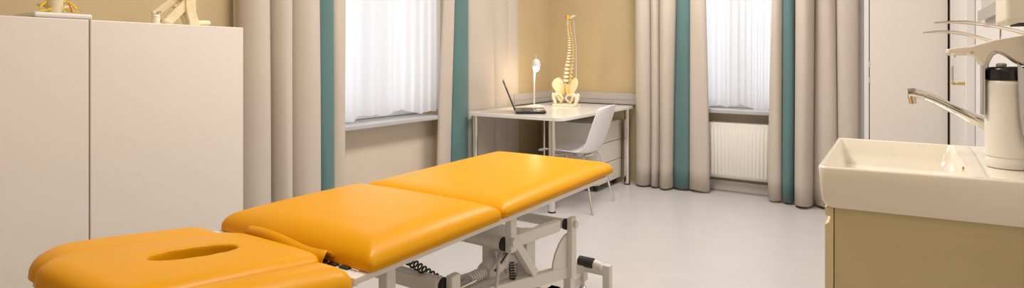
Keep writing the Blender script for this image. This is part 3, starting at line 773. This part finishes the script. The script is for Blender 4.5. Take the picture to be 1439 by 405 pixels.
# ------------------------------------------------------------------ washbasin and vanity
sb = thing('washbasin', 'large white ceramic washbasin with a deep rectangular bowl', 'washbasin', (.1, 2.35, .725))
SX0, SX1, SY0, SY1, SZ0, SZ1 = -.19, XR, 1.965, 2.745, .727, .850
def loop(x0, x1, y0, y1, z, r): return [(x, y, z) for x, y in rrect(x0, x1, y0, y1, r, 6)]
mb = MB()
seq = [loop(SX0 + .022, SX1, SY0 + .012, SY1 - .02, SZ0, .02),
       loop(SX0 + .010, SX1, SY0 + .004, SY1 - .012, SZ0 + .02, .022),
       loop(SX0 + .002, SX1, SY0 + .001, SY1 - .004, SZ1 - .03, .024),
       loop(SX0, SX1, SY0, SY1, SZ1 - .006, .024),
       loop(SX0 + .002, SX1 - .001, SY0 + .002, SY1 - .002, SZ1 - .001, .022),
       loop(SX0 + .006, SX1 - .002, SY0 + .006, SY1 - .006, SZ1, .02),
       loop(SX0 + .011, .195, SY0 + .011, SY1 - .011, SZ1, .02),
       loop(SX0 + .014, .190, SY0 + .014, SY1 - .014, SZ1 - .004, .022),
       loop(SX0 + .022, .184, SY0 + .02, SY1 - .022, SZ1 - .05, .03),
       loop(SX0 + .035, .170, SY0 + .035, SY1 - .04, SZ1 - .095, .04),
       loop(SX0 + .075, .120, SY0 + .08, SY1 - .08, SZ1 - .106, .06),
       loop(-.01, .05, 2.30, 2.42, SZ1 - .110, .029)]
def taper(x, y): return y + .055 * max(0, (x - SX0) / (SX1 - SX0)) * (SY1 - y) / (SY1 - SY0)
R = [[mb.bm.verts.new((p_[0], taper(p_[0], p_[1]), p_[2])) for p_ in l_] for l_ in seq]; n = len(R[0])
for A_, B_ in zip(R, R[1:]):
    for i in range(n): mb.bm.faces.new((A_[i], A_[(i + 1) % n], B_[(i + 1) % n], B_[i]))
mb.bm.faces.new(R[0][::-1]); mb.bm.faces.new(R[-1])
mb.build('basin', 'ceramic', sb, sharp=60)
MB().lathe([(.005, 0), (.030, 0), (.032, .002), (.024, .004), (.004, .003)], (.02, 2.36, SZ1 - .1095)).build('drain', 'chrome', sb)
MB().cyl((.1925, 2.31, .826), (.184, 2.31, .825), .008, seg=14).build('overflow_hole', 'brass', sb)
v = thing('vanity_cabinet', 'sand-coloured vanity cabinet under the washbasin, front with a notched grip', 'cabinet', (.1, 2.35, 0))
MB().prism([(-.148, 2.0), (XR - .003, 2.052), (XR - .003, 2.73), (-.148, 2.73)], 'z', .10, .7245).build('carcass', 'laminate', v, bevel=.0015)
MB().box((-.11, 2.07, 0), (XR - .02, 2.70, .10)).build('plinth', 'laminate', v)
yz = [(-.173, .10), (-.150, .10), (-.150, .7235), (-.173, .7235), (-.173, .697), (-.158, .695), (-.158, .682), (-.163, .676), (-.173, .669)]
MB().prism(yz, 'y', 1.997, 2.733).build('drawer_front', 'laminate_edge', v, bevel=.001)
MB().box((-.1575, 2.0, .672), (-.1572, 2.73, .696)).build('grip_liner', 'pvc', v)
# tap
tp = thing('tap', 'chrome single-lever tap with a long sloping spout over the washbasin', 'tap', (.29, 2.46, .85))
MB().lathe([(.026, .0005), (.028, .004), (.024, .01), (.022, .08), (.024, .10), (.024, .135), (.012, .145)], (.29, 2.46, .85)).build('body', 'chrome', tp)
sp_ = [onY(*q_, 2.46) for q_ in ((1276, 131), (1283, 130.5), (1297, 134), (1315, 141), (1340, 153), (1365, 165), (1385, 174.5), (1413, 188))]
MB().tube(sp_, [.0165, .0165, .0150, .0150, .017, .0195, .021, .021], 18).build('spout', 'tap_chrome', tp, sharp=60)
a_ = onY(1279, 132, 2.46)
MB().cyl((a_.x + .004, 2.46, a_.z), (a_.x + .010, 2.46, a_.z - .034), .013, .012, seg=20).build('aerator', 'chrome', tp)
MB().tube([(.29, 2.46, .99), (.29, 2.47, 1.0), (.285, 2.55, 1.03)], [.010, .009, .006], 10).build('lever', 'chrome', tp)

# elbow soap dispensers on the wall above the basin
def dispenser(y, label, dx=0, z=0, lever=None, ly=2.25):
    t_ = thing('soap_dispenser', label, 'dispenser', (XR, y, 1.0), group='elbow soap dispensers')
    MB().box((XR - .012, y - .045, .90), (XR - .001, y + .045, 1.26)).build('back_plate', 'alu', t_, bevel=.003)
    U = lambda q_: tuple(onY(*q_, 2.25)[i_] for i_ in (0, 2))
    ol = [(1330, 69.5), (1345, 67), (1362, 65.5), (1375, 62), (1395, 56.5), (1439, 49), (1458, 47), (1458, 90), (1434, 90.5), (1424, 86), (1414, 78.5), (1405, 73.5), (1396, 71.5), (1389, 75.5), (1384.5, 83), (1381, 92), (1377, 91), (1372, 82), (1365, 77), (1358, 75), (1345, 75.5), (1331, 75.5)]
    P_ = [U(q_) for q_ in ol]
    MB().prism([(x + dx, z_ + z) for x, z_ in P_], 'y', y - .045, y + .045).build('pump_head', 'pump', t_, bevel=.006, seg=3)
    x0 = U((1331, 72))
    MB().cyl((x0[0] + dx + .004, y, x0[1] + z - .004), (x0[0] + dx + .006, y, x0[1] + z - .014), .004, .003, seg=10).build('nozzle', 'pump', t_)
    ln = U((1363, 72)); MB().cyl((ln[0] + dx, y - .044, ln[1] + z - .004), (ln[0] + dx, y - .0485, ln[1] + z - .004), .005, seg=3).build('rivet', 'brass', t_)
    # side arms
    xa, xb = U((1379, 0))[0] + dx, U((1383, 0))[0] + dx
    za = 1.16; 
    MB().box((xa, y - .03, 1.005), (xb, y + .03, za)).build('front_strap', 'alu', t_, bevel=.002)
    q_ = [U(w_) for w_ in ((1425, 92), (1434, 96), (1435, 130), (1437, 165), (1445, 196), (1462, 205), (1462, 150), (1432, 160), (1427, 130))]
    q_ = [U(w_) for w_ in ((1424, 88), (1434, 97), (1434.5, 130), (1437, 160), (1443, 188), (1458, 200), (1458, 206), (1440, 203), (1431, 185), (1427, 160), (1425, 125))]
    MB().prism([(x + dx, z_ + z) for x, z_ in q_], 'y', y - .068, y - .063).build('side_arm', 'alu', t_, bevel=.0015)
    q2 = [U(w_) for w_ in ((1434, 95), (1462, 95), (1462, 204), (1449, 197), (1441, 184), (1437, 160), (1435, 130))]
    MB().prism([(x + dx, z_ + z) for x, z_ in q2], 'y', y - .078, y - .0685).build('pump_body', 'pump', t_, bevel=.004)
    # long steel elbow lever: a wire loop
    pts = [onY(*q_, ly) - V((dx, 0, z)) for q_ in lever]
    for (s_, w_) in ((-1, .0025), (1, .0025)):
        MB().tube([(p_.x + dx, y + s_ * .010 * min(1, .25 + i_ * .4), p_.z + s_ * -.0028 * min(1, i_ * .5) + z) for i_, p_ in enumerate(pts)], w_, 8).build('lever_wire', 'brass_steel', t_)
    e_ = pts[0]; MB().tube([(e_.x + dx, y - .004, e_.z + z), (e_.x + dx - .004, y, e_.z + z), (e_.x + dx, y + .004, e_.z + z)], .0025, 8).build('lever_tip', 'chrome', t_)
    if ly == 2.25: k_ = onY(1406, 46, 2.25); MB().cyl((k_.x + dx, y, k_.z + z - .055), (k_.x + dx, y, k_.z + z + .01), .0022, seg=8).build('plunger', 'brass_steel', t_)
    return t_
M['brass_steel'] = mat('warm_steel', (.74, .68, .58), .18, metal=1.0, var=.02)
dispenser(2.25, 'near cream elbow dispenser with long steel lever above the washbasin', lever=[(1316, 32), (1335, 31), (1358, 31.5), (1380, 34), (1405, 38.5), (1425, 43), (1445, 48), (1462, 53)])
# the second one, further along the wall
FAR = [(1300, 46), (1318, 44.6), (1336, 45), (1355, 47.5), (1375, 52.5), (1395, 58.5), (1412, 64), (1425, 68)]
dispenser(2.38, 'far elbow dispenser half hidden behind the near one, its thin steel lever lower', dx=.022, z=-.005, lever=FAR, ly=2.38)
def bottle(x, y, label, r=.055):
    t_ = thing('pump_bottle', label, 'bottle', (x, y, .85), group='dispenser bottles on the basin deck')
    MB().lathe([(r * .80, .0005), (r * .94, .002), (r * .97, .008), (r * .97, .030), (r * .93, .034), (r * .99, .036), (r, .042), (r, .215), (r * .985, .225), (r * 1.0, .232), (r * 1.0, .248), (r * .97, .258), (r * .9, .262)], (x, y, .85), 40).build('body', 'bottle', t_, sharp=50)
    MB().lathe([(r * .9, .262), (r * .975, .2625), (r * .975, .288), (r * .95, .296), (r * .86, .300), (r * .3, .301)], (x, y, .85), 40).build('cap', 'black_plastic', t_, sharp=50)
    MB().lathe([(.004, .300), (.008, .302), (.009, .307), (.006, .311), (.002, .312)], (x - .022, y - .02, .85), 14).build('cap_knob', 'pump', t_)
    return t_
bottle(.287, 2.25, 'cream bottle with black cap on the washbasin deck, nearest the viewer')
fb = bottle(.311, 2.375, 'second cream bottle mostly hidden behind the first, dark print on its side')
for (z_, h_) in ((1.022, .007), (1.004, .004), (.989, .004), (.955, .003), (.935, .003), (.912, .006)):
    MB().cyl((.311, 2.375, z_ - h_), (.311, 2.375, z_), .0554, seg=40).build('print', 'ink', fb)

# chrome-framed mirror and paper towel box on the right wall
m_ = thing('wall_mirror', 'wall mirror with a broad chrome edge above the washbasin', 'mirror', (XR, 3.3, 1.37))
MY0, MY1, MZ0, MZ1 = 2.93, 3.70, 1.362, 2.05
MB().box((XR - .018, MY0 + .05, MZ0 + .05), (XR - .001, MY1 - .02, MZ1 - .05)).build('glass', 'mirror', m_)
MB().box((XR - .03, MY0, MZ0), (XR - .001, MY1, MZ0 + .055)).box((XR - .03, MY0, MZ1 - .055), (XR - .001, MY1, MZ1)).box((XR - .03, MY0, MZ0 + .055), (XR - .001, MY0 + .055, MZ1 - .055)).build('frame', 'dark_chrome', m_, bevel=.003)
tb = thing('towel_dispenser', 'beige wall-mounted paper towel box at the right edge above the dispensers', 'dispenser', (XR, 2.0, 1.3))
qa = onY(1413, 32, 2.0)
MB().box((qa.x, 2.0, qa.z), (XR - .001, 2.185, qa.z + .33)).build('housing', 'pump', tb, bevel=.012, seg=3)
MB().box((qa.x + .03, 2.03, qa.z - .004), (XR - .03, 2.16, qa.z + .001)).build('towel_slot', 'dark_gap', tb)

# ------------------------------------------------------------------ light
def area(name, loc, size, power, col, rot, sy=None):
    L_ = bpy.data.lights.new(name, 'AREA'); L_.energy = power; L_.color = col; L_.shape = 'RECTANGLE'; L_.size = size; L_.size_y = sy or size
    o_ = bpy.data.objects.new(name, L_); COL.objects.link(o_); o_.location = loc; o_.rotation_euler = rot; return o_
area('ceiling_lamp_or_fill', (-1.25, 2.0, ZC - .03), .6, 54, (1, .955, .91), (0, 0, 0), 1.2)
area('ceiling_lamp_or_fill', (-1.3, 4.1, ZC - .03), .6, 46, (1, .955, .91), (0, 0, 0), 1.2)
area('ceiling_lamp_or_fill', (-1.1, -.5, ZC - .03), .6, 11, (1, .84, .60), (0, 0, 0), 1.0)  # unseen fill added behind the camera to brighten the faces turned towards it
area('daylight', (XL - .6, (WY0 + WY1) / 2, 1.65), 1.9, 12, (.93, .95, 1), (0, math.radians(-90), 0), 1.4)
area('daylight', ((WX0 + WX1) / 2, YB + .75, 1.65), 1.1, 13, (.93, .95, 1), (math.radians(-90), 0, 0), 1.9)
pl = bpy.data.lights.new('bulb_light', 'POINT'); pl.energy = 2.2; pl.color = (1, .75, .45); pl.shadow_soft_size = .03
po = bpy.data.objects.new('bulb_light', pl); COL.objects.link(po); po.location = (lx + .012, lyy, 1.045)

w = bpy.data.worlds.new('World'); S.world = w; w.use_nodes = True
bg = w.node_tree.nodes['Background']; bg.inputs['Color'].default_value = (.90, .94, 1, 1); bg.inputs['Strength'].default_value = .8

# ------------------------------------------------------------------ camera
cam = bpy.data.cameras.new('camera'); co = bpy.data.objects.new('camera', cam); COL.objects.link(co); S.camera = co
co.location = (0, 0, EYE); co.rotation_euler = (math.radians(90), 0, TH)
cam.sensor_fit = 'HORIZONTAL'; cam.sensor_width = 36; cam.lens = 36 * F / 1439
cam.shift_y = (HY - 202.5) / 1439
cam.clip_start = .02
S.view_settings.view_transform = 'Standard'; S.view_settings.look = 'None'; S.view_settings.gamma = 1; S.view_settings.use_curve_mapping = False
S.view_settings.exposure = -0.08
